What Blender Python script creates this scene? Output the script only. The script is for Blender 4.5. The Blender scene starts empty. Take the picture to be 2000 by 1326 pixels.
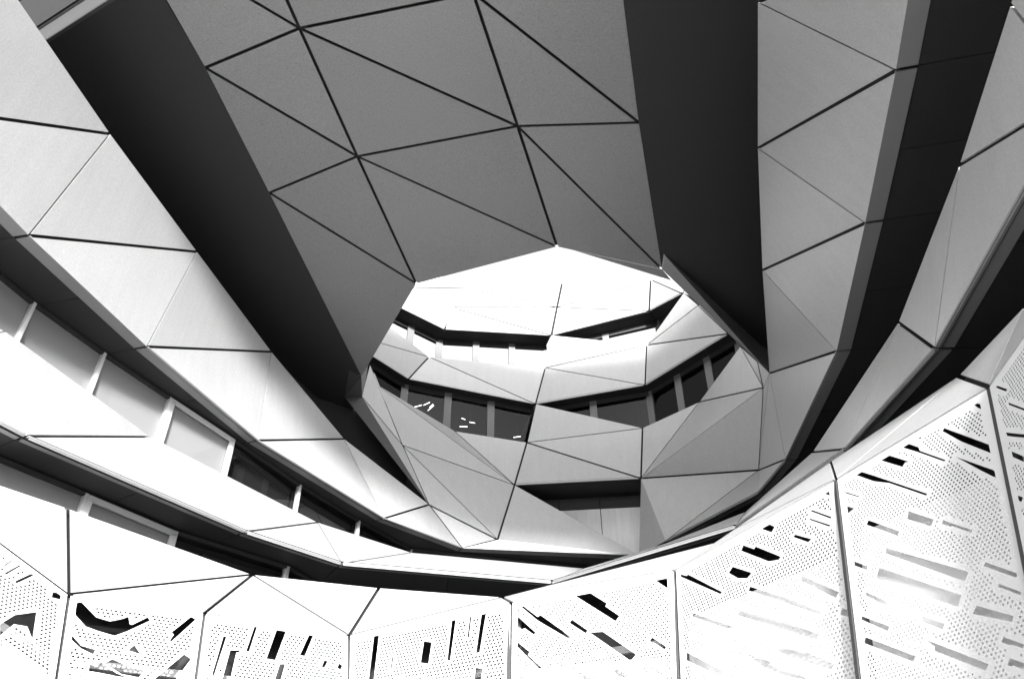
import bpy, math, random
from mathutils import Vector, Matrix
from mathutils.geometry import delaunay_2d_cdt

random.seed(7)
sc = bpy.context.scene
COL = sc.collection
R = math.radians

# ------------------------------------------------------------------ camera
cam_d = bpy.data.cameras.new('camera')
cam_d.sensor_width = 36.0
cam_d.lens = 27.99
cam_d.clip_end = 2000.0
cam = bpy.data.objects.new('camera', cam_d)
COL.objects.link(cam)
cam.location = (0.0, 0.0, 1.6)
cam.rotation_euler = (R(90 + 37.0), 0, 0)
sc.camera = cam

# ------------------------------------------------------------------ daylight
SUN_AZ, SUN_EL = R(171.0), R(15.0)          # azimuth from +Y clockwise: behind the viewer, a little to the right
sun_dir = Vector((math.sin(SUN_AZ) * math.cos(SUN_EL), math.cos(SUN_AZ) * math.cos(SUN_EL), math.sin(SUN_EL)))
w = bpy.data.worlds.new('World')
sc.world = w
w.use_nodes = True
nt = w.node_tree
nt.nodes.clear()
sky = nt.nodes.new('ShaderNodeTexSky')
sky.sky_type = 'NISHITA'
sky.sun_disc = False
sky.sun_elevation = SUN_EL
sky.sun_rotation = SUN_AZ
sky.dust_density = 4.0
bw = nt.nodes.new('ShaderNodeSeparateColor')      # black-and-white film, blue-sensitive: one grey channel
bg = nt.nodes.new('ShaderNodeBackground')
bg.inputs['Strength'].default_value = 0.15
wo = nt.nodes.new('ShaderNodeOutputWorld')
nt.links.new(sky.outputs[0], bw.inputs[0])
nt.links.new(bw.outputs[2], bg.inputs['Color'])
nt.links.new(bg.outputs[0], wo.inputs['Surface'])
sd = bpy.data.lights.new('sun', 'SUN')
sd.energy = 3.2
sd.angle = R(7.0)
sd.color = (1.0, 1.0, 1.0)
sun = bpy.data.objects.new('sun', sd)
sun.rotation_euler = sun_dir.to_track_quat('Z', 'Y').to_euler()
COL.objects.link(sun)
sc.view_settings.view_transform = 'Standard'
sc.view_settings.look = 'None'
sc.view_settings.gamma = 1.0
sc.view_settings.use_curve_mapping = False
sc.view_settings.exposure = 1.9

# ------------------------------------------------------------------ surveyed corners (metres, ground at z = 0)
V = {
    'a0': (-7.949, 10.251, 6.5),
    'a1': (-6.42, 11.438, 5.6),
    'a2': (-4.705, 12.252, 5.6),
    'a3': (-2.678, 13.382, 5.6),
    'a4': (-0.015, 11.767, 5.6),
    'a5': (2.204, 10.478, 5.6),
    'a6': (3.518, 7.824, 5.6),
    'a7': (4.314, 6.017, 5.6),
    'a8': (4.184, 4.564, 5.6),
    'b0': (-9.285, 10.62, 7.5),
    'b1': (-6.448, 10.713, 6.6),
    'b2': (-4.453, 13.334, 6.6),
    'b3': (-2.37, 13.982, 6.6),
    'b4': (-0.178, 14.46, 6.6),
    'b5': (3.408, 11.417, 6.6),
    'b6': (4.175, 9.301, 6.6),
    'b7': (4.964, 7.316, 6.6),
    'b8': (5.07, 6.104, 6.6),
    'b9': (5.072, 4.972, 6.6),
    'bx': (3.208, 11.966, 6.6),
    'c0': (-8.269, 8.257, 7.6),
    'c1': (-7.247, 10.363, 7.6),
    'c2': (-4.903, 13.838, 7.6),
    'c3': (-3.395, 15.387, 7.6),
    'c4': (0.839, 16.412, 7.6),
    'c5': (4.051, 13.61, 7.6),
    'c6': (5.099, 10.752, 7.6),
    'c7': (5.372, 8.157, 7.6),
    'c8': (5.017, 4.319, 7.6),
    'c9': (4.966, 3.815, 7.6),
    'e0': (-9.429, 9.271, 9.6),
    'e1': (-8.349, 10.392, 9.6),
    'e2': (-7.193, 13.838, 9.6),
    'e3': (-4.672, 17.909, 9.6),
    'e4': (-2.611, 19.778, 9.6),
    'e5': (1.935, 20.882, 9.6),
    'e6': (5.477, 17.308, 9.6),
    'e7': (6.178, 14.464, 9.6),
    'e8': (6.277, 10.16, 9.6),
    'e9': (5.791, 6.873, 9.6),
    'e10': (5.347, 4.66, 9.6),
    'e11': (5.202, 4.0, 9.6),
    'ex': (3.884, 19.178, 9.6),
    'g0': (-8.685, 7.052, 11.1),
    'g1': (-8.168, 9.688, 11.1),
    'g2': (-7.326, 12.846, 11.1),
    'g3': (-6.053, 16.602, 11.1),
    'g4': (-3.614, 20.991, 11.1),
    'g5': (-1.509, 23.126, 11.1),
    'g6': (3.892, 23.773, 11.1),
    'g7': (4.582, 22.581, 11.1),
    'g8': (6.542, 19.378, 11.1),
    'g9': (6.774, 17.539, 11.1),
    'g10': (6.565, 13.003, 11.1),
    'g11': (5.868, 9.399, 11.1),
    'g12': (5.258, 6.491, 11.1),
    'g13': (4.832, 4.69, 11.1),
    'h0': (-8.261, 6.993, 14.1),
    'h1': (-7.812, 9.957, 14.1),
    'h2': (-7.169, 13.276, 14.1),
    'h3': (-6.409, 17.132, 14.1),
    'h4': (-4.998, 20.704, 13.5),
    'h5': (-2.539, 22.5, 12.236),
    'k0': (3.835, 6.171, 14.1),
    'k1': (4.106, 7.236, 14.1),
    'k2': (4.863, 10.308, 14.1),
    'k3': (5.857, 13.901, 14.1),
    'S': (7.404, 18.866, 14.6),
    'gm': (-9.01, 5.195, 11.1),
    'hm': (-8.409, 5.198, 14.1),
    'P': (-0.44, 23.2, 11.41),
    'Q': (0.086, 24.3, 13.795),
    'V1': (0.521, 24.5, 15.538),
    'V2': (0.866, 24.8, 17.319),
    'V3': (1.275, 25.0, 19.088),
    'V4': (1.569, 25.2, 20.794),
    'V5': (1.871, 25.6, 22.568),
    'V6': (2.168, 26.0, 24.268),
    'G': (4.269, 23.8, 13.786),
    'H': (4.566, 24.1, 15.882),
    'W2': (4.877, 24.3, 17.821),
    'W3': (5.182, 24.6, 19.866),
    'W4': (5.501, 24.8, 21.727),
    'W5': (5.876, 25.4, 23.917),
    'I': (6.484, 23.3, 16.452),
    'J': (7.412, 19.6, 14.593),
    'K': (7.323, 21.2, 12.724),
    'X1': (7.491, 21.0, 17.13),
    'X2': (7.679, 20.3, 15.996),
    'n0': (6.431, 22.8, 20.944),
    'n1': (6.794, 22.5, 20.102),
    'n2': (7.516, 22.0, 18.423),
    'n3': (9.255, 19.5, 18.426),
    'n4': (9.051, 19.5, 16.752),
    'fa': (-3.572, 22.8, 14.475),
    'fb': (-4.591, 22.7, 16.753),
    'fc': (-1.992, 24.0, 15.7),
    'fd': (-4.924, 22.6, 17.54),
    'fe': (-4.99, 22.3, 16.016),
    'q0': (-6.449, 22.0, 18.694),
    'q1': (-3.732, 23.8, 17.753),
    'q2': (-6.455, 22.4, 20.928),
    'q3': (-3.08, 24.0, 18.876),
    'r0': (-5.797, 22.8, 21.273),
    'r1': (-2.597, 24.2, 20.329),
    'r2': (-5.422, 23.6, 24.162),
    'r3': (-1.946, 25.0, 23.088),
    'r4': (6.485, 23.2, 21.284),
    'r5': (7.067, 23.8, 22.946),
    'r6': (-2.452, 24.6, 21.749),
    'F0': (3.914, 23.6, 11.064),
    'A0': (-6.714, 6.673, 15.6),
    'A1': (-6.17, 9.507, 15.6),
    'A2': (-5.7, 12.864, 15.6),
    'A3': (-4.686, 20.486, 15.6),
    'D0': (1.625, 6.102, 15.6),
    'D1': (2.726, 10.853, 15.6),
    'D2': (3.924, 15.53, 15.6),
    'B0': (-4.599, 6.548, 15.85),
    'B1': (-4.163, 8.793, 15.85),
    'B2': (-3.525, 11.987, 15.85),
    'B3': (-2.596, 16.33, 15.8),
    'C0': (-1.163, 6.42, 15.85),
    'C1': (-0.734, 8.064, 15.85),
    'C2': (0.124, 11.142, 15.85),
    'C3': (1.157, 14.891, 15.8),
    'D2o': (4.296, 16.147, 15.75),
    'u0': (-6.594, 7.56, 15.6),
    'u1': (-9.091, 8.901, 15.6),
    'u2': (-14.429, 11.747, 15.6),
    'l0': (-5.01, 20.123, 15.6),
    'l1': (-5.409, 21.657, 15.6),
    'm0': (3.892, 14.964, 15.6),
    'm1': (7.577, 19.136, 15.6),
    'lamp0': (-3.215, 24.65, 17.18),
    'lamp1': (-1.531, 25.0, 16.674),
    'lamp2': (0.187, 25.3, 16.227),
    'wa0': (-9.628, 9.143, 11.1),
    'wa1': (-8.933, 11.463, 11.1),
    'wa2': (-8.274, 13.055, 11.1),
    'wa3': (-7.505, 14.716, 11.1),
    'wa4': (-6.63, 16.529, 11.1),
    'wa5': (-5.554, 18.901, 11.1),
    'wa6': (-4.358, 21.129, 11.1),
    'wa7': (-3.072, 23.205, 11.1),
    'wb0': (-8.616, 10.066, 7.6),
    'wb1': (-7.17, 12.258, 7.6),
    'wb2': (-6.187, 13.815, 7.6),
    'wb3': (-4.53, 15.523, 7.6),
    'a9': (5.284, 0.964, 5.6),
    'b10': (6.272, 1.572, 6.6),
    'c10': (6.266, 0.615, 7.6),
    'e12': (6.702, 0.8, 9.6),
    'g14': (5.832, 2.09, 11.1),
    'kx': (4.835, 3.571, 14.1),
    'al': (-11.549, 8.051, 6.8),
    'bl': (-12.885, 8.22, 7.8),
    'cl': (-11.869, 5.457, 7.6),
    'el': (-13.029, 6.471, 9.6),
    'wal': (-12.828, 6.343, 11.1),
    'wbl': (-12.016, 7.466, 7.6),
}

SCREENS = [
    {'o': (-11.5488, 8.0508, 6.8), 'u': (0.8511, 0.5201, -0.0709), 'v': (0.1634, -0.391, -0.9058), 'quad': [(0.0, 0.0), (4.23, 0.0), (6.415, 7.186), (2.185, 7.186)], 'slots': []},
    {'o': (-7.9488, 10.2508, 6.5), 'u': (0.7161, 0.5562, -0.4217), 'v': (0.0143, -0.6157, -0.7879), 'quad': [(0.0, 0.0), (2.134, -0.0), (4.764, 5.463), (4.053, 6.324)], 'slots': [[(1.208, 0.279), (1.233, 0.081), (1.247, 0.095), (1.226, 0.289)], [(1.296, 0.388), (1.357, 0.075), (1.375, 0.101), (1.324, 0.4)], [(1.473, 0.394), (1.562, 0.07), (1.597, 0.092), (1.507, 0.414)], [(1.946, 0.152), (2.017, 0.091), (2.12, 0.126), (2.174, 0.241), (2.128, 0.232), (2.107, 0.168), (1.985, 0.241)], [(1.742, 1.109), (1.795, 0.851), (1.972, 0.602), (2.18, 1.003), (2.016, 0.887), (1.869, 0.982), (1.846, 1.253)], [(1.377, 1.1), (1.45, 0.757), (1.473, 0.788), (1.42, 1.133)]]},
    {'o': (-6.4205, 11.438, 5.6), 'u': (0.9034, 0.4288, 0.0), 'v': (0.1744, -0.3675, -0.9135), 'quad': [(0.0, 0.0), (1.899, 0.0), (2.157, 5.92), (0.933, 5.99)], 'slots': [[(0.118, 0.165), (0.175, 0.091), (0.445, 0.337), (0.639, 0.376), (0.78, 0.31), (0.862, 0.254), (0.906, 0.383), (0.938, 0.388), (1.118, 0.22), (1.162, 0.277), (0.901, 0.507), (0.755, 0.611), (0.532, 0.567), (0.353, 0.516), (0.173, 0.343)], [(1.715, 0.106), (1.789, 0.148), (1.518, 0.592), (1.491, 0.576), (1.528, 0.467), (1.489, 0.432)], [(0.178, 0.644), (0.376, 0.836), (0.569, 0.874), (0.559, 0.952), (0.388, 0.882), (0.184, 0.721)], [(0.55, 1.121), (0.697, 1.063), (0.905, 1.201), (1.223, 1.305), (0.603, 1.384)], [(0.812, 0.991), (1.025, 1.074), (1.245, 1.118), (1.208, 1.234), (0.98, 1.209), (0.729, 1.077)], [(1.726, 0.781), (1.833, 0.845), (1.665, 1.249), (1.369, 1.287)], [(1.041, 0.725), (1.155, 0.865), (0.978, 0.823)]]},
    {'o': (-4.7045, 12.2524, 5.6), 'u': (0.8735, 0.4868, 0.0), 'v': (0.1951, -0.3501, -0.9162), 'quad': [(0.0, 0.0), (2.32, -0.0), (2.161, 5.95), (0.105, 5.925)], 'slots': [[(0.769, 0.113), (0.811, 0.109), (0.723, 0.584), (0.677, 0.585)], [(1.12, 0.103), (1.273, 0.097), (1.125, 0.668), (0.99, 0.663)], [(1.648, 0.099), (1.718, 0.098), (1.582, 0.519), (1.502, 0.518)], [(0.32, 0.377), (0.365, 0.376), (0.257, 1.077), (0.229, 1.068)], [(0.445, 0.603), (0.591, 0.579), (0.582, 0.614), (0.538, 0.628), (0.474, 1.283), (0.357, 1.299)], [(1.897, 0.545), (1.953, 0.557), (1.897, 0.684), (1.854, 0.677)], [(2.136, 0.564), (2.192, 0.597), (2.159, 0.679), (2.109, 0.652)], [(1.199, 0.725), (1.281, 0.712), (1.186, 1.185), (1.096, 1.197)], [(0.078, 0.11), (0.136, 0.111), (0.113, 0.261), (0.101, 0.58), (0.083, 0.529)], [(1.8, 1.184), (1.714, 1.599), (1.648, 1.59), (1.688, 1.387), (1.686, 1.387), (1.728, 1.175)], [(1.406, 1.293), (1.329, 1.691), (1.267, 1.681), (1.293, 1.544), (1.274, 1.541), (1.323, 1.281)], [(0.359, 1.441), (0.329, 1.717), (0.261, 1.707), (0.289, 1.43)], [(2.137, 1.131), (1.958, 1.831), (1.898, 1.82), (2.073, 1.122)]]},
    {'o': (-2.6778, 13.3818, 5.6), 'u': (0.855, -0.5187, 0.0), 'v': (-0.1373, -0.2263, -0.9643), 'quad': [(0.0, 0.0), (3.114, 0.0), (4.088, 5.684), (2.017, 5.598)], 'slots': [[(0.552, 0.077), (0.657, 0.081), (0.842, 1.003), (0.742, 0.99)], [(2.074, 0.075), (2.148, 0.079), (2.205, 0.781), (2.152, 0.773)], [(2.405, 0.074), (2.431, 0.072), (2.466, 0.463), (2.436, 0.457)], [(2.614, 0.073), (2.721, 0.073), (2.717, 0.126), (2.697, 0.136), (2.707, 0.734), (2.645, 0.737)], [(1.067, 0.539), (1.094, 0.543), (1.122, 0.785), (1.099, 0.775)], [(1.02, 0.081), (1.06, 0.078), (1.067, 0.099), (1.029, 0.098)], [(1.54, 0.973), (1.75, 0.978), (1.798, 1.254), (1.584, 1.227)], [(2.806, 0.995), (2.834, 1.518), (2.731, 1.494), (2.714, 1.205), (2.704, 1.203), (2.689, 0.965)], [(1.346, 0.955), (1.478, 1.85), (1.412, 1.837), (1.344, 1.386), (1.319, 1.38), (1.251, 0.932)], [(1.781, 0.424), (1.813, 0.773), (1.66, 0.731), (1.624, 0.378)], [(3.265, 1.3), (3.276, 2.016), (3.234, 2.007), (3.226, 1.566), (3.206, 1.561), (3.201, 1.284)], [(2.583, 1.327), (2.601, 1.577), (2.501, 1.555), (2.486, 1.363), (2.478, 1.362), (2.474, 1.302)], [(2.204, 1.207), (2.26, 1.831), (2.127, 1.803), (2.065, 1.173)]]},
    {'o': (-0.0152, 11.7665, 5.6), 'u': (0.8648, -0.5021, 0.0), 'v': (-0.1534, -0.2642, -0.9522), 'quad': [(0.0, 0.0), (2.566, 0.0), (2.842, 5.735), (0.942, 5.691)], 'slots': [[(1.016, 0.063), (1.257, 0.07), (1.579, 0.333), (1.562, 0.378), (1.78, 0.569), (1.726, 0.639)], [(2.22, 0.051), (2.466, 0.055), (2.478, 0.274), (2.454, 0.269)], [(0.144, 0.073), (0.189, 0.079), (0.497, 0.344), (0.544, 0.324), (0.937, 0.645), (1.078, 0.776), (1.017, 0.766), (0.506, 0.402)], [(0.134, 0.247), (0.506, 0.597), (0.483, 0.627), (0.315, 0.494), (0.267, 0.506), (0.164, 0.425)], [(1.061, 0.49), (1.32, 0.705), (1.298, 0.748), (1.032, 0.54)], [(1.356, 0.745), (1.55, 0.765), (2.039, 1.174), (1.97, 1.253)], [(0.212, 0.683), (0.453, 0.884), (0.434, 0.933), (0.681, 1.151), (0.659, 1.179), (0.224, 0.753)], [(1.074, 1.16), (1.344, 1.334), (1.573, 1.438), (1.353, 1.431)], [(1.669, 1.25), (2.015, 1.489), (1.813, 1.449)], [(2.185, 1.339), (2.438, 1.503), (2.415, 1.517), (2.302, 1.449)], [(1.662, 1.707), (1.906, 1.877), (1.879, 1.918), (1.784, 1.852), (1.781, 1.856), (1.632, 1.753)], [(2.238, 1.908), (2.724, 2.26), (2.69, 2.307), (2.309, 2.033), (2.303, 2.042), (2.197, 1.967)], [(0.68, 1.477), (0.985, 1.679), (0.955, 1.728), (0.777, 1.612), (0.767, 1.629), (0.64, 1.546)], [(0.498, 1.812), (0.849, 2.039), (0.827, 2.072), (0.606, 1.931), (0.6, 1.941), (0.47, 1.857)], [(2.252, 0.97), (2.447, 1.133), (2.424, 1.167), (2.274, 1.043), (2.266, 1.055), (2.22, 1.017)], [(1.275, 1.709), (1.526, 1.878), (1.489, 1.935), (1.365, 1.852), (1.358, 1.864), (1.231, 1.78)], [(2.221, 1.607), (2.483, 1.812), (2.45, 1.858), (2.188, 1.655)]]},
    {'o': (2.2036, 10.4782, 5.6), 'u': (0.4438, -0.8961, 0.0), 'v': (-0.232, -0.1149, -0.9659), 'quad': [(0.0, 0.0), (2.962, 0.0), (3.617, 5.657), (1.234, 5.607)], 'slots': [[(0.155, 0.127), (0.298, 0.202), (0.319, 0.187), (1.069, 0.694), (1.041, 0.711), (0.161, 0.163)], [(1.435, 0.204), (1.636, 0.337), (1.662, 0.313), (2.098, 0.618), (2.061, 0.642), (1.895, 0.598), (1.396, 0.262)], [(1.249, 0.424), (1.608, 0.638), (1.529, 0.678), (1.361, 0.617), (1.181, 0.481)], [(1.651, 0.04), (1.856, 0.034), (1.884, 0.099), (1.991, 0.187), (1.94, 0.237)], [(2.676, 0.018), (2.805, 0.026), (2.849, 0.062), (2.871, 0.173)], [(2.587, 0.224), (2.879, 0.448), (2.863, 0.46), (2.582, 0.242)], [(2.56, 0.325), (2.859, 0.539), (2.843, 0.551), (2.555, 0.339)], [(0.66, 0.044), (0.772, 0.114), (0.758, 0.131), (0.655, 0.06)], [(2.331, 0.432), (2.576, 0.591), (2.529, 0.61), (2.295, 0.446)], [(0.523, 0.798), (1.628, 1.369), (1.591, 1.393), (0.496, 0.83)], [(1.414, 1.031), (1.81, 1.211), (2.648, 1.681), (2.605, 1.731), (1.391, 1.089)], [(1.589, 0.805), (2.699, 1.441), (2.666, 1.48), (1.564, 0.845)], [(2.429, 0.974), (2.931, 1.331), (2.888, 1.381), (2.405, 1.019)], [(0.449, 1.278), (1.167, 1.68), (1.146, 1.744), (0.462, 1.376)], [(1.55, 1.581), (2.151, 1.876), (2.491, 2.089), (2.195, 1.995), (1.828, 1.794)], [(2.036, 1.67), (2.328, 1.733), (2.832, 2.025), (2.791, 2.066), (2.262, 1.818)], [(2.403, 2.136), (2.793, 2.326), (2.767, 2.367), (2.377, 2.18)], [(1.256, 2.043), (1.927, 2.332), (1.906, 2.369), (1.701, 2.281), (1.693, 2.296), (1.225, 2.098)], [(2.748, 2.541), (3.238, 2.751), (3.221, 2.78), (2.73, 2.573)], [(2.917, 2.369), (3.21, 2.51), (3.175, 2.567), (2.881, 2.429)], [(2.106, 2.319), (2.434, 2.459), (2.412, 2.499), (2.083, 2.361)], [(0.605, 1.731), (1.07, 1.93), (1.046, 1.974), (0.741, 1.845), (0.74, 1.847), (0.58, 1.78)], [(1.422, 2.359), (1.879, 2.534), (1.865, 2.56), (1.408, 2.387)], [(2.966, 1.511), (3.25, 1.686), (3.22, 1.735), (2.935, 1.563)], [(0.805, 2.238), (1.097, 2.346), (1.071, 2.398), (0.882, 2.33), (0.876, 2.341), (0.774, 2.304)], [(0.536, 1.988), (0.929, 2.145), (0.91, 2.181), (0.609, 2.063), (0.607, 2.066), (0.515, 2.03)]]},
    {'o': (3.518, 7.824, 5.6), 'u': (0.4031, -0.9152, 0.0), 'v': (-0.2736, -0.1205, -0.9543), 'quad': [(0.0, 0.0), (1.974, 0.0), (2.217, 5.755), (0.725, 5.646)], 'slots': [[(0.193, 0.012), (0.285, 0.025), (0.584, 0.274), (0.771, 0.432), (1.196, 0.794), (1.178, 0.805), (0.752, 0.444), (0.553, 0.319)], [(0.566, 0.024), (0.672, 0.024), (1.018, 0.328), (0.967, 0.309), (0.929, 0.342), (0.658, 0.111)], [(0.898, 0.015), (0.943, 0.029), (1.141, 0.219), (1.153, 0.269), (1.43, 0.536), (1.414, 0.543), (1.127, 0.271), (0.963, 0.124)], [(1.06, 0.031), (1.248, 0.025), (1.174, 0.138)], [(1.602, 0.027), (1.695, 0.109), (1.682, 0.118), (1.636, 0.078)], [(1.761, 0.027), (1.9, 0.179), (1.898, 0.236), (1.834, 0.161)], [(1.436, 0.198), (1.456, 0.172), (1.915, 0.652), (1.927, 0.757), (1.622, 0.433)], [(1.544, 0.564), (1.89, 0.899), (1.947, 1.016), (1.932, 1.022), (1.755, 0.819)], [(0.093, 0.203), (0.357, 0.409), (0.347, 0.413), (0.092, 0.219)], [(0.147, 0.42), (0.275, 0.516), (0.155, 0.536)], [(0.966, 0.875), (1.237, 1.091), (1.2, 1.147), (0.944, 0.949)], [(1.048, 2.16), (1.597, 2.509), (1.566, 2.549), (1.125, 2.275), (1.129, 2.238)], [(0.671, 1.142), (1.523, 1.722), (1.48, 1.79), (0.668, 1.202)], [(0.576, 1.313), (1.432, 1.896), (1.387, 1.982), (0.535, 1.417)], [(0.407, 1.508), (0.833, 1.818), (0.805, 1.852), (0.399, 1.535)], [(0.342, 1.725), (0.668, 1.927), (0.646, 1.963), (0.341, 1.759)], [(1.558, 2.029), (1.858, 2.213), (1.841, 2.254), (1.518, 2.084)], [(1.677, 2.69), (1.807, 2.768), (1.78, 2.808), (1.65, 2.732)], [(0.461, 0.743), (0.844, 1.04), (0.822, 1.08), (0.437, 0.785)], [(1.447, 2.791), (1.89, 3.022), (1.882, 3.036), (1.611, 2.896), (1.608, 2.899), (1.435, 2.81)], [(0.89, 2.608), (1.062, 2.695), (1.052, 2.712), (0.954, 2.663), (0.95, 2.669), (0.876, 2.632)], [(0.782, 2.763), (1.308, 3.022), (1.296, 3.041), (0.951, 2.872), (0.949, 2.875), (0.767, 2.786)], [(0.387, 1.943), (0.932, 2.267), (0.906, 2.307), (0.36, 1.988)], [(0.173, 2.586), (0.419, 2.699), (0.404, 2.724), (0.216, 2.639), (0.209, 2.651), (0.151, 2.624)], [(1.69, 1.697), (1.949, 1.899), (1.932, 1.926), (1.672, 1.726)], [(1.946, 1.385), (2.213, 1.627), (2.193, 1.659), (1.924, 1.419)], [(1.19, 2.618), (1.39, 2.725), (1.379, 2.742), (1.223, 2.66), (1.221, 2.663), (1.177, 2.639)], [(0.174, 1.066), (0.436, 1.248), (0.418, 1.278), (0.342, 1.225), (0.341, 1.225), (0.156, 1.098)], [(1.777, 2.512), (1.934, 2.61), (1.913, 2.643), (1.79, 2.568), (1.785, 2.576), (1.75, 2.555)], [(1.751, 2.343), (1.906, 2.446), (1.89, 2.471), (1.806, 2.416), (1.8, 2.424), (1.729, 2.377)], [(0.085, 2.185), (0.516, 2.41), (0.489, 2.454), (0.298, 2.356), (0.297, 2.359), (0.055, 2.235)], [(1.335, 1.142), (1.608, 1.366), (1.597, 1.384), (1.412, 1.234), (1.407, 1.242), (1.318, 1.17)], [(1.78, 1.922), (1.954, 2.054), (1.942, 2.073), (1.824, 1.984), (1.823, 1.985), (1.767, 1.943)], [(1.032, 1.943), (1.241, 2.081), (1.218, 2.118), (1.008, 1.981)]]},
    {'o': (4.3138, 6.0173, 5.6), 'u': (-0.0888, -0.996, 0.0), 'v': (-0.2681, 0.0239, -0.9631), 'quad': [(0.0, 0.0), (1.459, 0.0), (2.341, 5.645), (1.123, 5.652)], 'slots': [[(0.113, 0.05), (0.372, 0.28), (0.343, 0.282), (0.109, 0.073)], [(0.27, 0.65), (0.627, 0.882), (0.621, 0.91), (0.29, 0.696)], [(0.338, 0.87), (0.752, 1.2), (0.742, 1.242), (0.353, 0.931)], [(0.374, 0.417), (0.84, 0.821), (0.836, 0.838), (0.37, 0.435)], [(1.505, 2.045), (1.889, 2.309), (1.862, 2.331), (1.573, 2.135), (1.565, 2.141), (1.467, 2.074)], [(0.126, 1.34), (0.416, 1.528), (0.378, 1.553), (0.085, 1.365)], [(0.152, 1.698), (0.828, 2.09), (0.802, 2.109), (0.121, 1.719)], [(0.741, 1.565), (1.008, 1.751), (0.96, 1.782), (0.754, 1.641), (0.754, 1.642), (0.689, 1.598)], [(1.54, 1.461), (2.067, 1.901), (2.035, 1.926), (1.502, 1.489)], [(1.328, 2.201), (1.765, 2.479), (1.744, 2.495), (1.303, 2.219)], [(0.166, 1.143), (0.457, 1.346), (0.423, 1.367), (0.276, 1.264), (0.26, 1.274), (0.113, 1.173)], [(0.838, 1.423), (1.195, 1.687), (1.178, 1.698), (1.039, 1.597), (1.035, 1.6), (0.814, 1.438)], [(1.028, 2.376), (1.551, 2.66), (1.538, 2.67), (1.352, 2.57), (1.349, 2.572), (1.01, 2.389)], [(0.954, 2.177), (1.175, 2.306), (1.132, 2.339), (0.907, 2.211)]]},
    {'o': (4.1842, 4.5644, 5.6), 'u': (0.2922, -0.9564, 0.0), 'v': (-0.2895, -0.0885, -0.9531), 'quad': [(0.0, 0.0), (3.764, -0.0), (4.015, 5.708), (0.251, 5.708)], 'slots': []},
]

V = {k: Vector(v) for k, v in V.items()}
INSIDE = Vector((0.0, 4.0, 3.0))             # a point in the open court: cladding faces it


# ------------------------------------------------------------------ materials
def grey(v):
    return (v, v, v, 1.0)


def material(name, base, rough=0.5, metal=0.0, var=0.06, scale=0.7, grain=0.03, streak=0.0, bump=0.0, spec=0.5, per_object=0.0):
    m = bpy.data.materials.new(name)
    m.use_nodes = True
    n, l = m.node_tree.nodes, m.node_tree.links
    b = n['Principled BSDF']
    b.inputs['Roughness'].default_value = rough
    b.inputs['Metallic'].default_value = metal
    b.inputs['Specular IOR Level'].default_value = spec
    geo = n.new('ShaderNodeNewGeometry')
    t1 = n.new('ShaderNodeTexNoise')
    t1.inputs['Scale'].default_value = scale
    t1.inputs['Detail'].default_value = 5
    t1.inputs['Roughness'].default_value = 0.6
    t2 = n.new('ShaderNodeTexNoise')
    t2.inputs['Scale'].default_value = 34.0
    t2.inputs['Detail'].default_value = 2
    l.new(geo.outputs['Position'], t1.inputs['Vector'])
    l.new(geo.outputs['Position'], t2.inputs['Vector'])

    def madd(src, mul, add):
        x = n.new('ShaderNodeMath')
        x.operation = 'MULTIPLY_ADD'
        x.inputs[1].default_value = mul
        x.inputs[2].default_value = add
        l.new(src, x.inputs[0])
        return x.outputs[0]

    def mul(a, c):
        x = n.new('ShaderNodeMath')
        x.operation = 'MULTIPLY'
        l.new(a, x.inputs[0])
        l.new(c, x.inputs[1])
        return x.outputs[0]
    val = mul(madd(t1.outputs['Fac'], var * 2, 1 - var), madd(t2.outputs['Fac'], grain * 2, 1 - grain))
    if streak > 0:
        mp = n.new('ShaderNodeMapping')
        mp.inputs['Scale'].default_value = (3.2, 3.2, 0.18)
        t3 = n.new('ShaderNodeTexNoise')
        t3.inputs['Scale'].default_value = 1.6
        t3.inputs['Detail'].default_value = 6
        t3.inputs['Roughness'].default_value = 0.65
        l.new(geo.outputs['Position'], mp.inputs['Vector'])
        l.new(mp.outputs[0], t3.inputs['Vector'])
        val = mul(val, madd(t3.outputs['Fac'], streak * 2, 1 - streak))
    if per_object > 0:
        oi = n.new('ShaderNodeObjectInfo')
        val = mul(val, madd(oi.outputs['Random'], per_object * 2, 1 - per_object))
    val = madd(val, base, 0.0)
    cb = n.new('ShaderNodeCombineColor')
    for i in range(3):
        l.new(val, cb.inputs[i])
    l.new(cb.outputs[0], b.inputs['Base Color'])
    r = madd(t1.outputs['Fac'], 0.16, rough - 0.08)
    l.new(r, b.inputs['Roughness'])
    if bump > 0:
        bp = n.new('ShaderNodeBump')
        bp.inputs['Strength'].default_value = bump
        bp.inputs['Distance'].default_value = 0.02
        l.new(t1.outputs['Fac'], bp.inputs['Height'])
        l.new(bp.outputs[0], b.inputs['Normal'])
    return m


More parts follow.
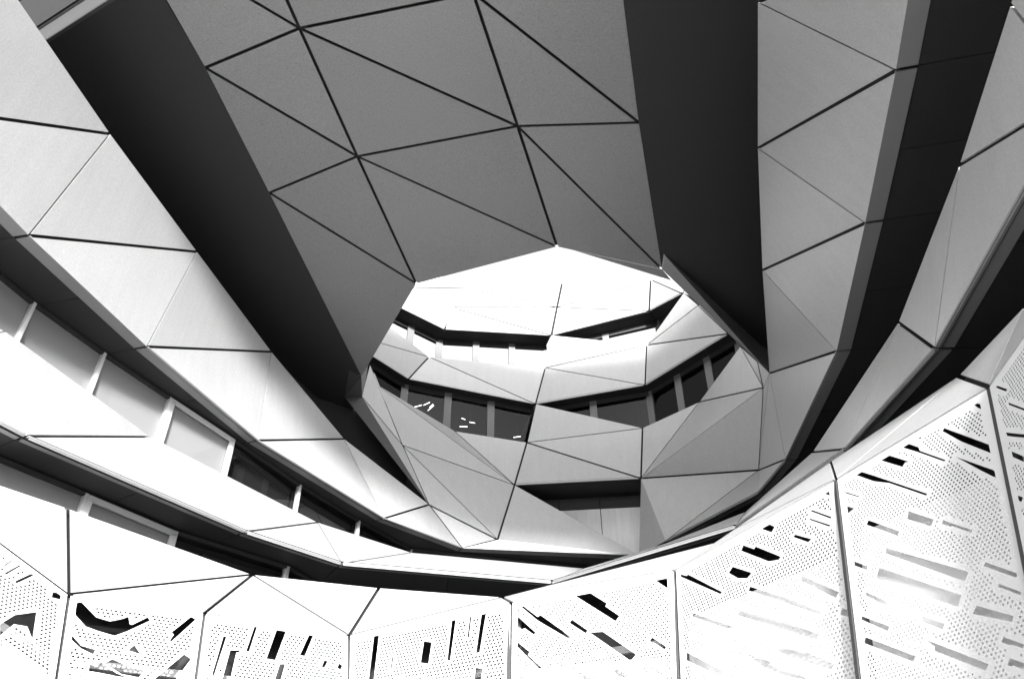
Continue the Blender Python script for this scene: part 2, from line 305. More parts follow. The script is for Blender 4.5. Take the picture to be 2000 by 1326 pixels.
def glass_material(name, tint, reflect):
    m = bpy.data.materials.new(name)
    m.use_nodes = True
    n, l = m.node_tree.nodes, m.node_tree.links
    n.clear()
    out = n.new('ShaderNodeOutputMaterial')
    tr = n.new('ShaderNodeBsdfTransparent')
    tr.inputs['Color'].default_value = grey(tint)
    gl = n.new('ShaderNodeBsdfGlossy')
    gl.inputs['Roughness'].default_value = 0.02
    gl.inputs['Color'].default_value = grey(0.95)
    fr = n.new('ShaderNodeLayerWeight')
    fr.inputs['Blend'].default_value = 0.5
    pw = n.new('ShaderNodeMath')
    pw.operation = 'POWER'
    pw.inputs[1].default_value = 4.0
    l.new(fr.outputs['Facing'], pw.inputs[0])
    ad = n.new('ShaderNodeMath')
    ad.operation = 'MULTIPLY_ADD'
    ad.use_clamp = True
    ad.inputs[1].default_value = 0.8
    ad.inputs[2].default_value = reflect
    mx = n.new('ShaderNodeMixShader')
    l.new(pw.outputs[0], ad.inputs[0])
    l.new(ad.outputs[0], mx.inputs[0])
    l.new(tr.outputs[0], mx.inputs[1])
    l.new(gl.outputs[0], mx.inputs[2])
    l.new(mx.outputs[0], out.inputs['Surface'])
    return m


M = {
    'panel': material('coated_aluminium', 0.44, rough=0.42, metal=0.25, var=0.06, scale=0.8, grain=0.22, streak=0.10, per_object=0.05),
    'canopy': material('shade_toned_panel', 0.235, rough=0.45, metal=0.2, var=0.06, scale=0.6, grain=0.4, per_object=0.06),  # panel finish darkened to put the overhang's shade into the colour
    'fascia': material('fascia_aluminium', 0.25, rough=0.5, metal=0.2, var=0.06, scale=1.2, grain=0.05),
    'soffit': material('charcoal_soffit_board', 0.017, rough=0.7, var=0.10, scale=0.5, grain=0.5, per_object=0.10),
    'gasket': material('black_joint', 0.008, rough=0.8),
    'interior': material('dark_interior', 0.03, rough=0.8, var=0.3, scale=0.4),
    'render': material('white_render', 0.82, rough=0.8, var=0.05, scale=0.5, streak=0.05),
    'screen': material('white_perforated_metal', 0.57, rough=0.45, var=0.02, scale=1.0),
    'frame': material('pale_window_frame', 0.62, rough=0.45, var=0.03, scale=1.5),
    'dark_frame': material('charcoal_frame', 0.03, rough=0.6),
    'mid_frame': material('grey_window_frame', 0.16, rough=0.5),
    'lip': material('charcoal_lip', 0.05, rough=0.6),
    'concrete': material('weathered_concrete', 0.9, rough=0.85, var=0.10, scale=1.2, grain=0.08, streak=0.22, bump=0.2),
    'steel': material('galvanised_steel', 0.32, rough=0.5, metal=0.4, var=0.12, scale=3.0),
    'paving': material('dark_court_paving', 0.03, rough=0.85, var=0.12, scale=0.3, grain=0.1, bump=0.2),
    'blind': material('pale_roller_blind', 0.27, rough=0.8, var=0.06, scale=0.6),
    'glass': glass_material('tinted_glass', 0.6, 0.09),
    'far_glass': glass_material('dark_tinted_glass', 0.5, 0.012),
    'clear': glass_material('clear_glass', 0.95, 0.04),
}
lm = bpy.data.materials.new('lamp_glow')
lm.use_nodes = True
lm.node_tree.nodes['Principled BSDF'].inputs['Emission Color'].default_value = grey(1)
lm.node_tree.nodes['Principled BSDF'].inputs['Emission Strength'].default_value = 1.5
M['glow'] = lm


# ------------------------------------------------------------------ building blocks
def mesh(name, verts, faces, mat, parent=None):
    me = bpy.data.meshes.new(name)
    me.from_pydata([tuple(v) for v in verts], [], faces)
    me.update()
    me.materials.append(M[mat])
    o = bpy.data.objects.new(name, me)
    COL.objects.link(o)
    if parent:
        o.parent = parent
    return o


def thing(name, label, cat, group=None):
    o = bpy.data.objects.new(name, None)
    COL.objects.link(o)
    o['label'] = label
    o['category'] = cat
    if group:
        o['group'] = group
    return o


def facing(a, b, c):
    n = (b - a).cross(c - a).normalized()
    if n.dot(INSIDE - (a + b + c) / 3) < 0:
        n = -n
    return n


def inset(a, b, c, gab, gbc, gca):
    def corner(p, q, r, gpq, gpr):
        u, v = (q - p).normalized(), (r - p).normalized()
        s = max(u.cross(v).length, 0.02)
        return p + (v * gpq + u * gpr) / s
    return corner(a, b, c, gab, gca), corner(b, c, a, gbc, gab), corner(c, a, b, gca, gbc)


def panel(parent, a, b, c, g, t=0.035, mat='panel'):
    n = facing(a, b, c)
    p = inset(a, b, c, *g)
    vs = list(p) + [q - n * t for q in p]
    if (p[1] - p[0]).cross(p[2] - p[0]).dot(n) < 0:
        f = [(0, 2, 1), (3, 4, 5), (0, 1, 4, 3), (1, 2, 5, 4), (2, 0, 3, 5)]
    else:
        f = [(0, 1, 2), (3, 5, 4), (0, 3, 4, 1), (1, 4, 5, 2), (2, 5, 3, 0)]
    return mesh('panel', vs, f, mat, parent)


def clad(name, tris, thick, parent, wide=0.028, thin=0.016, flush='', mat='panel'):
    """triangular cladding panels on a black backing sheet; named seams are wide, the rest hairline"""
    thick = {frozenset(x.split('-')) for x in thick.split()}
    flush = {frozenset(x.split('-')) for x in flush.split()}
    tris = [t.split('-') for t in tris.split()]
    nrm, cnt = {}, {}
    for t in tris:
        n = facing(*[V[k] for k in t])
        for k in t:
            nrm[k] = nrm.get(k, Vector()) + n
        for i in range(3):
            e = frozenset((t[i], t[(i + 1) % 3]))
            cnt[e] = cnt.get(e, 0) + 1
    keys = list(nrm)
    back = [V[k] - nrm[k].normalized() * 0.07 for k in keys]
    faces = [[keys.index(k) for k in t] for t in tris]
    o = mesh(name, back, faces, 'gasket', parent)
    for t in tris:
        g = []
        for i in range(3):
            e = frozenset((t[i], t[(i + 1) % 3]))
            g.append(0.0 if e in flush else wide if e in thick else (thin if cnt[e] > 1 else 0.004))
        panel(o, *[V[k] for k in t], g, mat=mat)
    return o


def offset(poly, dist, lim=2.2):
    """offset a plan polyline outwards (to the left of its run)"""
    out = []
    for i, p in enumerate(poly):
        ns = []
        for a, b in ((i - 1, i), (i, i + 1)):
            if a >= 0 and b < len(poly):
                t = (poly[b] - poly[a]).to_2d()
                if t.length > 1e-6:
                    t.normalize()
                    ns.append(Vector((-t.y, t.x)))
        n = sum(ns, Vector((0, 0))).normalized()
        k = min(1 / max(n.dot(ns[0]), 0.2), lim)
        out.append(p + Vector((n.x, n.y, 0)) * dist * k)
    return out


def up(poly, dz):
    return [p + Vector((0, 0, dz)) for p in poly]


def strip(name, p, q, mat, parent):
    n = len(p)
    return mesh(name, list(p) + list(q), [(i, i + 1, n + i + 1, n + i) for i in range(n - 1)], mat, parent)


def slab(name, quad, t, mat, parent):
    """four corners thickened along their normal"""
    a, b, c, d = quad
    n = (b - a).cross(d - a).normalized() * t
    vs = [a, b, c, d, a + n, b + n, c + n, d + n]
    return mesh(name, vs, [(0, 1, 2, 3), (7, 6, 5, 4), (0, 4, 5, 1), (1, 5, 6, 2), (2, 6, 7, 3), (3, 7, 4, 0)], mat, parent)


def soffit(edge, depth, parent, lip=0.28, board=1.9, drop=0.0):
    """underside of a band: pale folded lip, then charcoal boards"""
    e1, e2 = offset(edge, lip), offset(edge, depth)
    o = strip('soffit', up(offset(edge, 0.04) if lip > 0 else e1, 0.06), up(e2, 0.06), 'gasket', parent)
    for i in range(len(edge) - 1):
        if lip > 0:
            a, b = edge[i], edge[i + 1]
            u = (b - a).normalized() * 0.03
            w = [a + u, b - u, e1[i + 1] - u, e1[i] + u]
            slab('fascia_panel', [x + Vector((0, 0, -drop)) if k > 1 else x for k, x in enumerate(w)], 0.03, 'fascia', parent)
        n = max(1, round((e1[i + 1] - e1[i]).length / board))
        for k in range(n):
            s0, s1 = k / n, (k + 1) / n
            q = [e1[i].lerp(e1[i + 1], s0), e1[i].lerp(e1[i + 1], s1), e2[i].lerp(e2[i + 1], s1), e2[i].lerp(e2[i + 1], s0)]
            u = (q[1] - q[0]).normalized() * 0.006
            r = (q[3] - q[0]).normalized() * 0.012
            q = [q[0] + u + r, q[1] - u + r, q[2] - u, q[3] + u]
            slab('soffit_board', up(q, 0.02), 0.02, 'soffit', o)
    return o


def box_between(name, a, b, wx, wy, mat, parent, side):
    """upright or lying bar from a to b, wx along side, wy across"""
    d = (b - a).normalized()
    s = (side - d * side.dot(d)).normalized() * wx / 2
    t = d.cross(s).normalized() * wy / 2
    vs = [x + i * s + j * t for x in (a, b) for i, j in ((-1, -1), (1, -1), (1, 1), (-1, 1))]
    return mesh(name, vs, [(3, 2, 1, 0), (4, 5, 6, 7), (0, 1, 5, 4), (1, 2, 6, 5), (2, 3, 7, 6), (3, 0, 4, 7)], mat, parent)


def windows(line, height, parent, splits, fill=None, width=0.065, head=0.06, rail='dark_frame', post='frame'):
    """a row of panes and mullions hanging below a head line"""
    o = None
    fill = fill or {}
    count = 0
    hd = []
    for i in range(len(line) - 1):
        a, b = line[i], line[i + 1]
        u = (b - a).normalized()
        h = height
        if o is None:
            o = box_between('window_strip', a + Vector((0, 0, -head / 2)), b + Vector((0, 0, -head / 2)), head, 0.10, rail, parent, Vector((0, 0, 1)))
        else:
            box_between('head_rail', a + Vector((0, 0, -head / 2)), b + Vector((0, 0, -head / 2)), head, 0.10, rail, o, Vector((0, 0, 1)))
        n = splits[i] if isinstance(splits, (list, tuple)) else splits
        for k in range(n):
            p, q = a.lerp(b, k / n), a.lerp(b, (k + 1) / n)
            if i + k > 0:
                box_between('mullion', p + Vector((0, 0, -0.02)), p + Vector((0, 0, -h)), width, 0.12, post, o, u)
            kind = fill.get(count, 'glass')
            dn = Vector((0, 0, -h))
            g = u * width / 2
            top = Vector((0, 0, -head))
            nrm = Vector((-u.y, u.x, 0))
            if kind != 'none':
                mat = {'glass': 'glass', 'far': 'far_glass', 'dark': 'glass', 'clear': 'clear', 'blind': 'clear', 'vent': 'clear'}[kind]
                mesh('pane', [p + g + top, p + g + dn, q - g + dn, q - g + top], [(0, 1, 2, 3)], mat, o)
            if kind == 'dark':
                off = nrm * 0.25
                slab('dark_backing', [p + g + top + off, p + g + dn + off, q - g + dn + off, q - g + top + off], 0.01, 'interior', o)  # added dark sheet, stands in for the unlit room behind the pane
            if kind in ('blind', 'vent'):
                off = nrm * 0.05
                slab('blind', [p + g + top + off, p + g + dn + off, q - g + dn + off, q - g + top + off], 0.01, 'blind', o)
            if kind == 'vent':
                f = -nrm * 0.05
                z0, z1 = Vector((0, 0, -head - 0.02)), Vector((0, 0, -h + 0.1))
                box_between('casement_rail', p + g + z0 + f, q - g + z0 + f, 0.09, 0.06, 'frame', o, Vector((0, 0, 1)))
                box_between('casement_stile', p + g * 1.9 + z0 + f, p + g * 1.9 + z1 + f, 0.11, 0.06, 'frame', o, u)
                box_between('casement_stile', q - g * 1.9 + z0 + f, q - g * 1.9 + z1 + f, 0.11, 0.06, 'frame', o, u)
            count += 1
    return o


def pl(s):
    return [V[k].copy() for k in s.split()]


# ------------------------------------------------------------------ ground
def ground():
    n = 96
    vs = [(0, 0, 0)] + [(400 * math.cos(2 * math.pi * i / n), 400 * math.sin(2 * math.pi * i / n), 0) for i in range(n)]
    g = mesh('courtyard_ground', vs, [(0, 1 + i, 1 + (i + 1) % n) for i in range(n)], 'paving')
    g['kind'] = 'structure'
    g['label'] = 'dark paving of the court below the facades'


ground()

# ------------------------------------------------------------------ the building round the court
B = thing('courtyard_building', 'faceted building wrapping the court with triangular metal bands and ribbon windows', 'building')

# lowest band, above the perforated screens
low = clad('facade_band',
           'bl-b0-al b0-a0-al b0-b1-a0 a0-b1-a1 b1-b2-a1 a1-b2-a2 a2-b2-a3 b2-b3-a3 b3-b4-a3 a3-b4-a4 b4-bx-a5 bx-b5-a5 b4-a5-a4 a5-b5-a6 b5-b6-a6 b6-b7-a6 b7-a7-a6 b7-b8-a7 b8-a8-a7 b8-b9-a8 b9-b10-a8 b10-a9-a8',
           'b1-a1 b2-a2 b3-a3 b7-a7 b4-a4', B, thin=0.02, flush='bx-a5 b5-a5')
low['label'] = 'lowest white band of triangles, directly above the perforated screens'
mid = clad('facade_band',
           'el-e0-cl e0-c0-cl e0-e1-c0 c0-e1-c1 e1-e2-c1 c1-e2-c2 e2-e3-c2 c2-e3-c3 e3-e4-c3 c3-e4-c4 e4-e5-c4 c4-e5-ex c4-ex-c5 ex-e6-c5 e6-e7-c5 c5-e7-c6 e7-e8-c6 e8-c7-c6 e8-e9-c7 e9-c8-c7 e9-e10-c8 e10-e11-c8 e11-c9-c8 e11-e12-c9 e12-c10-c9',
           'e2-c1 e3-c2 e8-c7 e9-c8 e7-c6', B, thin=0.022, flush='c4-ex ex-c5')
mid['label'] = 'second band of triangles, between the two rows of ribbon windows'
upl = clad('facade_band',
           'hm-h0-gm gm-h0-g0 h0-h1-g0 g0-h1-g1 h1-h2-g1 g1-h2-g2 h2-h3-g2 g2-h3-g3 h3-h4-g3 g3-h4-g4 h4-h5-g4 h5-g5-g4 h5-P-g5 P-F0-g5 F0-g6-g5',
           'h1-g0 h2-g1 h3-g2 h4-g3 h5-g4 h5-P', B, wide=0.03)
upl['label'] = 'wide sunlit band of triangles under the dark overhang'
upr = clad('facade_band',
           'kx-k0-g14 k0-g13-g14 k0-k1-g13 k1-g12-g13 k1-k2-g12 k2-g11-g12 k2-k3-g11 k3-g10-g11 k3-S-g10 S-g9-g10 S-K-g9 K-g8-g9',
           'k1-g13 k2-g12 k3-g11 S-g10 K-g9', B, wide=0.028, thin=0.015)
upr['label'] = 'shaded grey band of triangles beside the dark overhang'

# far folded wall where the bands run together
far = clad('folded_wall',
           'h5-P-fa P-Q-fa Q-fa-fb Q-fb-fc Q-fc-V1 fd-fb-fa fd-fa-fe fe-fa-h5 P-Q-F0 '
           'V2-V1-H V1-G-H V1-Q-G H-G-I G-I-J G-J-K G-K-g7 G-g7-F0 K-g8-g7 I-X1-J X1-X2-J X2-S-J J-S-K',
           'P-Q Q-V1 V1-V2 G-H G-K I-J h5-P K-S V1-G', B, wide=0.030, thin=0.018, flush='G-g7')
far['label'] = 'folded grey wall of triangles seen through the opening'
f2 = clad('facade_band',
          'q2-q3-q0 q3-q1-q0 q3-V3-V2 q3-V2-q1 V4-W3-V3 V3-W3-W2 V3-W2-V2 W3-n0-n1 W3-n1-n2 W3-n2-W2 n1-n3-n2 n3-n4-n2',
          'V3-V2 W3-W2 q3-q1 W3-n2', B, wide=0.028, thin=0.018)
f2['label'] = 'bright second band from the top of the far wall'
f1 = clad('facade_band',
          'r2-r3-r0 r3-r1-r0 r3-r6-r1 r3-V6-V5 r3-V5-r6 r6-V5-V4 r6-V4-r1 V5-V6-W5 V5-W5-W4 V5-W4-V4 W5-r4-W4 W5-r5-r4',
          'r1-r6 V4-V5 V5-V6 W4-W5', B, wide=0.045, thin=0.028)
f1['label'] = 'topmost white band of the far wall against the sky'

# undersides, ledges and inner walls, ring by ring
ring1 = pl('gm g0 g1 g2 g3 g4 g5 g6 g7 g8 g9 g10 g11 g12 g13 g14')
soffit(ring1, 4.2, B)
w1 = offset(ring1, 4.2)
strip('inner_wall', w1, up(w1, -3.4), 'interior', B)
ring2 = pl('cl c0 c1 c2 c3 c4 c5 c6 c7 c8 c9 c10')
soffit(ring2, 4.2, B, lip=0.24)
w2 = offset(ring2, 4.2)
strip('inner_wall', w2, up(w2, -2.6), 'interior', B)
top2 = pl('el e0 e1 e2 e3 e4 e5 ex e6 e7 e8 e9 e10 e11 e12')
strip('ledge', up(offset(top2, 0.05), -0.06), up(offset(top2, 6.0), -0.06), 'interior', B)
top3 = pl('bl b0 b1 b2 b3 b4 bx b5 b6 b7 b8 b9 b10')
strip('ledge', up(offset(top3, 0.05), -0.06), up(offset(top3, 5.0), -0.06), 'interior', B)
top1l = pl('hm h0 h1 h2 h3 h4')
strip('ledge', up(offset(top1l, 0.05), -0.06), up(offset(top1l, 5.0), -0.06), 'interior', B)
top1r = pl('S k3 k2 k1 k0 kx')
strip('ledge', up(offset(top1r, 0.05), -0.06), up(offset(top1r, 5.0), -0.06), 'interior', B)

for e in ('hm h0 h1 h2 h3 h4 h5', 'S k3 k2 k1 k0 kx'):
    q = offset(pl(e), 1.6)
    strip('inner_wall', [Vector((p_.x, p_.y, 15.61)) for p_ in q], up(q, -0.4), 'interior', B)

# ribbon windows on the left, then round the ring
windows(pl('wal wa0 wa1 wa2 wa3 wa4 wa5 wa6 wa7') + offset(ring1, 1.4)[7:], 2.3, B, 1, fill={0: 'blind', 1: 'blind', 2: 'blind', 3: 'blind', 4: 'vent', 5: 'dark', 6: 'dark', 7: 'dark'})
windows(pl('wbl wb0 wb1 wb2 wb3') + offset(ring2, 1.3)[4:], 1.9, B, 1, fill={0: 'blind', 1: 'blind', 2: 'vent', 3: 'dark', 4: 'dark'})


def upper_strip(edge, depth, n, height, fill=None, back=True, inner=3.5, post='frame'):
    e = pl(edge)
    soffit(e, inner if back else depth + 0.35, B, lip=0.0, board=2.4)
    ln = up(offset(e, depth), 0.015)
    windows(ln, height, B, n, fill=fill, width=0.26, head=0.18, post=post)
    if back:
        b = offset(e, inner)
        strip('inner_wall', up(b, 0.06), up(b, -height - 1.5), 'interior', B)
    return ln


upper_strip('r0 r1 V4', 0.75, [3, 3], 2.4, fill={i: 'clear' for i in range(6)}, back=False, post='mid_frame')
upper_strip('V4 W4 r4', 0.75, [2, 1], 2.4, fill={i: 'clear' for i in range(3)}, back=False, post='mid_frame')
upper_strip('q0 q1 V2', 0.42, [2, 3], 3.0, fill={i: 'far' for i in range(5)}, post='mid_frame')
upper_strip('V2 W2 n2 n4', 0.5, [2, 3, 1], 3.0, fill={i: 'far' for i in range(6)}, post='mid_frame')
cq = pl('Q G')
soffit(cq, 3.0, B, lip=0.0, board=2.4)
cw = up(offset(cq, 1.25), 0.015)
for k in range(3):
    a, b = cw[0].lerp(cw[1], k / 3 + 0.003), cw[0].lerp(cw[1], (k + 1) / 3 - 0.003)
    slab('concrete_panel', [a - Vector((0, 0, 0.5)), a - Vector((0, 0, 3.4)), b - Vector((0, 0, 3.4)), b - Vector((0, 0, 0.5))], 0.1, 'concrete', B)
    slab('shadow_strip', [a + Vector((0, 0.1, 0)), a + Vector((0, 0.1, -0.6)), b + Vector((0, 0.1, -0.6)), b + Vector((0, 0.1, 0))], 0.05, 'dark_frame', B)  # dark strip painted in for the shadow under the soffit
rw = [V['V2'] + Vector((0.03, 0.1, 0)), offset(pl('q0 q1 V2'), 3.45)[-1], offset(pl('V2 W2'), 3.45)[0]]
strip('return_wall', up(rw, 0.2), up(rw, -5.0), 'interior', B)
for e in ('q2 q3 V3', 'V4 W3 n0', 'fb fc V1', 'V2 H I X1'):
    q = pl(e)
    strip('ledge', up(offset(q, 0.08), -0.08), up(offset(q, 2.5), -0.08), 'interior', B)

# ------------------------------------------------------------------ overhanging canopy
C = thing('overhead_canopy', 'huge dark triangulated soffit overhanging the court around the bright opening', 'canopy')
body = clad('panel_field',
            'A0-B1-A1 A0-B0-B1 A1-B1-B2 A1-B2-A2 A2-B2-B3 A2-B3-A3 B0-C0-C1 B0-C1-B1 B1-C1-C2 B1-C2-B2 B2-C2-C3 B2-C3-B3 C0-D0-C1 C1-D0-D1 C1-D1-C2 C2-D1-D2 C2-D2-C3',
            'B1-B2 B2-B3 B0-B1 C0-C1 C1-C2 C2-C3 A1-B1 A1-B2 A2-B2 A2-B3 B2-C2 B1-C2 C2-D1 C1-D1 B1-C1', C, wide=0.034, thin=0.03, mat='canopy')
body['label'] = 'grey triangular panels of the overhang'


def poly_sheet(name, pts, mat, parent, t=0.05):
    vs = list(pts) + [q + Vector((0, 0, t)) for q in pts]
    n = len(pts)
    f = [tuple(range(n)), tuple(range(2 * n - 1, n - 1, -1))] + [(i, (i + 1) % n, n + (i + 1) % n, n + i) for i in range(n)]
    return mesh(name, vs, f, mat, parent)


zz = Vector((0, 0, 0.012))
# left underside: from the panel edge out over the sunlit band
far_out = V['u2'] + Vector((-1.0, 20.0, 0))
left = [V['u0'], V['A1'], V['A2'], V['A3'], V['l0'], V['l1'], V['l1'] + Vector((1.5, 9.0, 0)), Vector((-9.0, V['l1'].y + 10, V['l1'].z)), Vector((-16.0, 24.0, V['u2'].z)), V['u2']]
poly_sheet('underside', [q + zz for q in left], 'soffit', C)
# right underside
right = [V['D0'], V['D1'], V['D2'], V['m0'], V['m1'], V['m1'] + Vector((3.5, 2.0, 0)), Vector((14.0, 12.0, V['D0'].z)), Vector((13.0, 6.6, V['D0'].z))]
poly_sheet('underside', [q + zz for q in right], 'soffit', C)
# folded lips round the opening
lipq = [V['D2'], V['m0'], V['m1'], V['S']]
ln = (lipq[1] - lipq[0]).cross(lipq[3] - lipq[0])
slab('opening_lip', lipq, 0.10 if ln.dot(INSIDE - lipq[0]) < 0 else -0.10, 'fascia', C)
mesh('opening_lip', [V['C3'].lerp(V['D2'], 0.15), V['D2'], V['D2o']], [(0, 1, 2)], 'fascia', C)
mesh('opening_lip', [V['A3'], V['l0'], V['l1'], V['fe'], V['h5']], [(0, 1, 2, 3), (3, 2, 4)], 'lip', C)
# end face of the left underside
hgt = Vector((0, 0, 0.85))
slab('end_fascia', [V['u0'], V['u2'], V['u2'] + hgt, V['u0'] + hgt], 0.06, 'lip', C)
# roof deck of the canopy
deck = [V['A0'], V['A1'], V['A2'], V['A3'], V['B3'], V['C3'], V['D2'], V['D1'], V['D0']]
poly_sheet('roof_deck', [Vector((q.x, q.y, 16.35)) for q in deck], 'fascia', C, 0.12)

# ------------------------------------------------------------------ upper storeys standing on the near side of the canopy
U = thing('upper_storeys', 'pale upper storeys standing on the overhang, glimpsed at its top left end', 'building')
base = [V['u2'] + Vector((-5, 4, 0)), V['u2'], V['u0'], V['A0'].lerp(V['B0'], 0.5), V['C0'], V['D0'], Vector((6.0, 6.3, 15.6)), Vector((14.0, 6.6, 15.6))]
lev = [16.5, 19.6, 21.0, 22.9]
for q in range(len(base)):
    for k, z in enumerate(lev):
        V['U%d_%d' % (q, k)] = Vector((base[q].x, base[q].y + 0.12 * k, z))
for k in (0, 2):
    ts = ' '.join('U%d_%d-U%d_%d-U%d_%d U%d_%d-U%d_%d-U%d_%d' % (q, k, q + 1, k, q, k + 1, q + 1, k, q + 1, k + 1, q, k + 1) for q in range(len(base) - 1))
    clad('facade_band', ts, '', U, wide=0.02, thin=0.012)
for k in (1,):
    for q in range(len(base) - 1):
        a, b, c, d = [V['U%d_%d' % x] for x in ((q, k), (q + 1, k), (q + 1, k + 1), (q, k + 1))]
        slab('window_strip', [x + Vector((0, 0.5, 0)) for x in (a, b, c, d)], 0.05, 'glass', U)
back = [p_ + Vector((0.0, 6.0, 0)) for p_ in base]
mesh('rear_wall', [Vector((p_.x, p_.y, 16.5)) for p_ in back] + [Vector((p_.x, p_.y, 22.9)) for p_ in back], [(i, i + 1, 9 + i, 8 + i) for i in range(7)], 'panel', U)
mesh('roof', [Vector((p_.x, p_.y + 0.6, 22.9)) for p_ in base] + [Vector((p_.x, p_.y, 22.9)) for p_ in back], [(i, i + 1, 9 + i, 8 + i) for i in range(7)], 'fascia', U)

# ------------------------------------------------------------------ perforated screens
P = thing('perforated_screen', 'white perforated metal screen with slotted cut-outs below the lowest band', 'screen')


def clip_poly(poly, quad):
    """keep the part of poly inside a convex quad"""
    ar = sum(quad[i][0] * quad[(i + 1) % 4][1] - quad[(i + 1) % 4][0] * quad[i][1] for i in range(4))
    sg = 1 if ar > 0 else -1
    for i in range(4):
        (x0, y0), (x1, y1) = quad[i], quad[(i + 1) % 4]
        f = lambda q: sg * ((x1 - x0) * (q[1] - y0) - (y1 - y0) * (q[0] - x0))
        res = []
        for j in range(len(poly)):
            a, b = poly[j - 1], poly[j]
            fa, fb = f(a), f(b)
            if (fa > 0) != (fb > 0):
                t = fa / (fa - fb)
                res.append((a[0] + (b[0] - a[0]) * t, a[1] + (b[1] - a[1]) * t))
            if fb > 0:
                res.append(b)
        poly = res
        if len(poly) < 3:
            return []
    return poly


def shrink(quad, g):
    v = [Vector((x, y)) for x, y in quad]
    cx = sum(v, Vector((0, 0))) / 4
    out = []
    for i in range(4):
        a, b, c = v[i - 1], v[i], v[(i + 1) % 4]
        u, w_ = (a - b).normalized(), (c - b).normalized()
        s = abs(u.x * w_.y - u.y * w_.x)
        out.append(b + (u + w_) * g / s)
    return [tuple(q) for q in out]


def seg_dist(p, poly):
    best, inside = 1e9, False
    x, y = p
    n = len(poly)
    for i in range(n):
        x0, y0 = poly[i - 1]
        x1, y1 = poly[i]
        dx, dy = x1 - x0, y1 - y0
        L = dx * dx + dy * dy
        t = 0 if L == 0 else max(0, min(1, ((x - x0) * dx + (y - y0) * dy) / L))
        best = min(best, (x - x0 - t * dx) ** 2 + (y - y0 - t * dy) ** 2)
        if (y0 > y) != (y1 > y) and x < (x1 - x0) * (y - y0) / (y1 - y0) + x0:
            inside = not inside
    return -1 if inside else math.sqrt(best)


def screen(idx, s):
    o, u, v = Vector(s['o']), Vector(s['u']), Vector(s['v'])
    n = u.cross(v)
    if n.dot(INSIDE - o) < 0:
        n = -n
    gap = 0.024
    quad = shrink(s['quad'], gap)
    zone = shrink(s['quad'], gap + 0.09)
    slots = [q for q in (clip_poly(sl, zone) for sl in s['slots']) if len(q) > 2]
    pitch = 0.040 if idx >= 7 else 0.050 if idx >= 5 else 0.064
    rad = pitch * (0.255 if idx >= 7 else 0.29 if idx >= 5 else 0.32)
    holes = []
    xs, ys = [q[0] for q in zone], [q[1] for q in zone]
    ymax = min(max(ys), 1.2 if idx in (0, 9) else 2.7)
    boxes = [(min(a for a, b in q) - .1, max(a for a, b in q) + .1, min(b for a, b in q) - .1, max(b for a, b in q) + .1) for q in slots]
    r = 0
    y = min(ys) + rad
    while y < ymax:
        x = min(xs) + (pitch / 2 if r % 2 else 0)
        while x < max(xs):
            if clip_test((x, y), zone, rad):
                ok = True
                for q, b in zip(slots, boxes):
                    if b[0] < x < b[1] and b[2] < y < b[3] and seg_dist((x, y), q) < rad + 0.035:
                        ok = False
                        break
                if ok:
                    holes.append((x, y))
            x += pitch
        y += pitch * 0.866
        r += 1
    vs, fs = [], []

    def ring(poly):
        k = len(vs)
        vs.extend(Vector(q) for q in poly)
        fs.append(list(range(k, k + len(poly))))
    ring(quad)
    for q in slots:
        ring(q)
    for hx, hy in holes:
        ring([(hx + rad * math.cos(a * math.pi / 3), hy + rad * math.sin(a * math.pi / 3)) for a in range(6)])
    cv, ce, cf, ov, oe, of = delaunay_2d_cdt(vs, [], fs, 1, 1e-6)
    keep = [f for f, src in zip(cf, of) if 0 in src and len(src) == 1]
    used = sorted({i for f in keep for i in f})
    remap = {k: i for i, k in enumerate(used)}
    pts = [o + u * cv[k].x + v * cv[k].y for k in used]
    ob = mesh('screen_panel', pts, [[remap[i] for i in f] for f in keep], 'screen', P)
    # folded edge of the tray
    c = [o + u * x + v * y for x, y in quad]
    c2 = [q - n * 0.05 for q in c]
    mesh('panel_edge', [q - n * 0.002 for q in c] + c2, [(i, (i + 1) % 4, 4 + (i + 1) % 4, 4 + i) for i in range(4)], 'screen', ob)
    return len(holes)


def clip_test(p, quad, m):
    sg = 1 if sum(quad[i][0] * quad[(i + 1) % 4][1] - quad[(i + 1) % 4][0] * quad[i][1] for i in range(4)) > 0 else -1
    for i in range(4):
        (x0, y0), (x1, y1) = quad[i], quad[(i + 1) % 4]
        L = math.hypot(x1 - x0, y1 - y0)
        if sg * ((x1 - x0) * (p[1] - y0) - (y1 - y0) * (p[0] - x0)) / L < m:
            return False
    return True


tot = sum(screen(i, s) for i, s in enumerate(SCREENS))
print('holes', tot)

# carcass behind the screens: posts, rails, dark band painted as shade and white wall
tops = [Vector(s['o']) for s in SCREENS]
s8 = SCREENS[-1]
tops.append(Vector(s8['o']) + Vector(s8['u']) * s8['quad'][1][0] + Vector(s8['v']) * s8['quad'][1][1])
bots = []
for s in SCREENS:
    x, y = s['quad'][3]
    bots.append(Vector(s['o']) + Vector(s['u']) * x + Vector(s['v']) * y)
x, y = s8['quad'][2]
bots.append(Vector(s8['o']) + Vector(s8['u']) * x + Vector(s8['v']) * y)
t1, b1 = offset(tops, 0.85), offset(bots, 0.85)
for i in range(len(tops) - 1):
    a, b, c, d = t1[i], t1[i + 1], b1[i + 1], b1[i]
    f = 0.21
    slab('shade_band', [a, b, b.lerp(c, f), a.lerp(d, f)], -0.03, 'interior', B)  # top of the wall coloured dark to paint the shade falling there
    slab('back_wall', [a.lerp(d, f), b.lerp(c, f), c, d], -0.05, 'render', B)
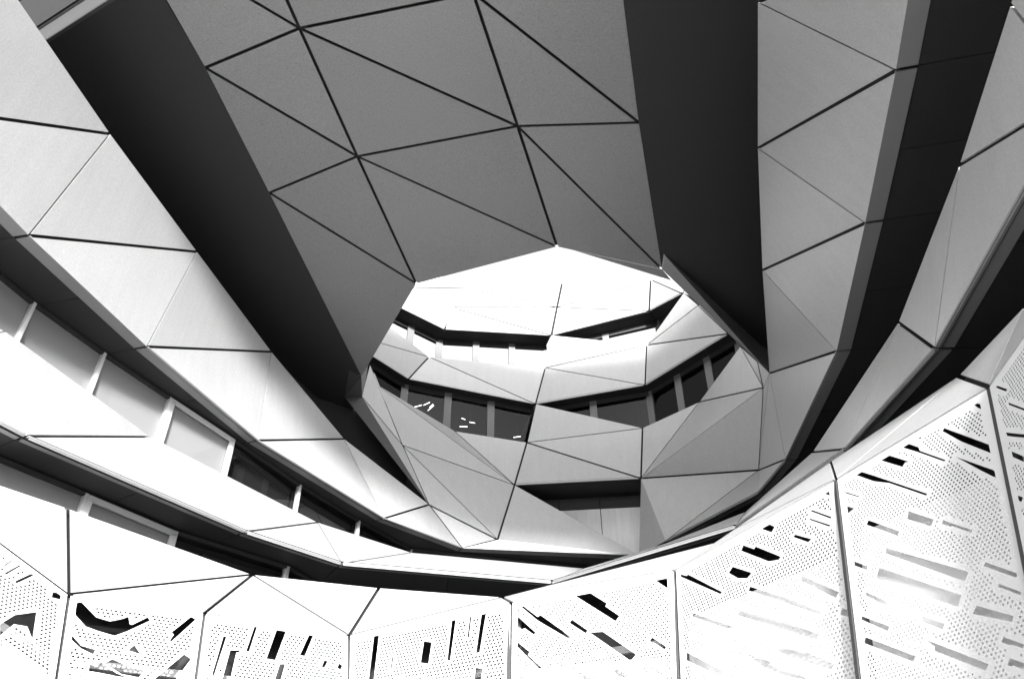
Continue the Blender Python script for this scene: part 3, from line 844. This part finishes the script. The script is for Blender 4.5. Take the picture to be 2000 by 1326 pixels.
tl, bl = offset(tops, 0.16), offset(bots, 0.16)
for i in range(len(tops) - 1):
    f = 0.13 if i >= 6 else 0.19
    q = [tl[i].lerp(bl[i], f), tl[i + 1].lerp(bl[i + 1], f + 0.03), bl[i + 1], bl[i]]
    u = (q[1] - q[0]).normalized() * 0.06
    slab('bright_backing', [q[0] + u, q[1] - u, q[2] - u, q[3] + u], -0.01, 'render', P)  # made-up white sheet, added to brighten the holes from behind
strip('screen_soffit', up(offset(tops, 0.06), 0.02), up(t1, 0.02), 'soffit', B)
ti, bi = offset(tops, 0.10), offset(bots, 0.10)
for i in range(len(tops)):
    dd = (bi[i] - ti[i])
    box_between('screen_post', ti[i] + dd * 0.01, bi[i], 0.20, 0.06, 'dark_frame', P, Vector((1, 0.2, 0)))
tj, bj = offset(tops, 0.36), offset(bots, 0.36)
for i in range(len(tops) - 1):
    for fz in (0.17, 0.55):
        box_between('screen_rail', tj[i].lerp(bj[i], fz), tj[i + 1].lerp(bj[i + 1], fz), 0.10, 0.07, 'steel', P, Vector((0, 0, 1)))

# ------------------------------------------------------------------ lamps glowing behind the dark upper windows
where = ['behind the dark window nearest the folded left edge', 'behind the middle dark pane of the far wall', 'low in the dark pane beside the long vertical seam']
for i in range(3):
    c = V['lamp%d' % i]
    L = thing('pendant_lamp', 'small bright pendant lamp ' + where[i], 'lamp', 'lamps behind the dark far windows')
    L.location = c
    box_between('stem', Vector((0, 0, 0.05)), Vector((0, 0, 0.5)), 0.02, 0.02, 'dark_frame', L, Vector((1, 0, 0)))
    rnd = random.Random(i * 5 + 2)
    for k in range(4 if i < 2 else 1):
        a = rnd.uniform(-0.5, 0.9)
        p0 = Vector((rnd.uniform(-0.3, 0.3), rnd.uniform(-0.08, 0.1), rnd.uniform(-0.2, 0.2))) if i < 2 else Vector((0, 0, 0))
        dr = Vector((math.cos(a), 0.0, math.sin(a))) * rnd.uniform(0.06, 0.17)
        box_between('tube', p0 - dr, p0 + dr, 0.022, 0.022, 'glow', L, Vector((0, 1, 0)))
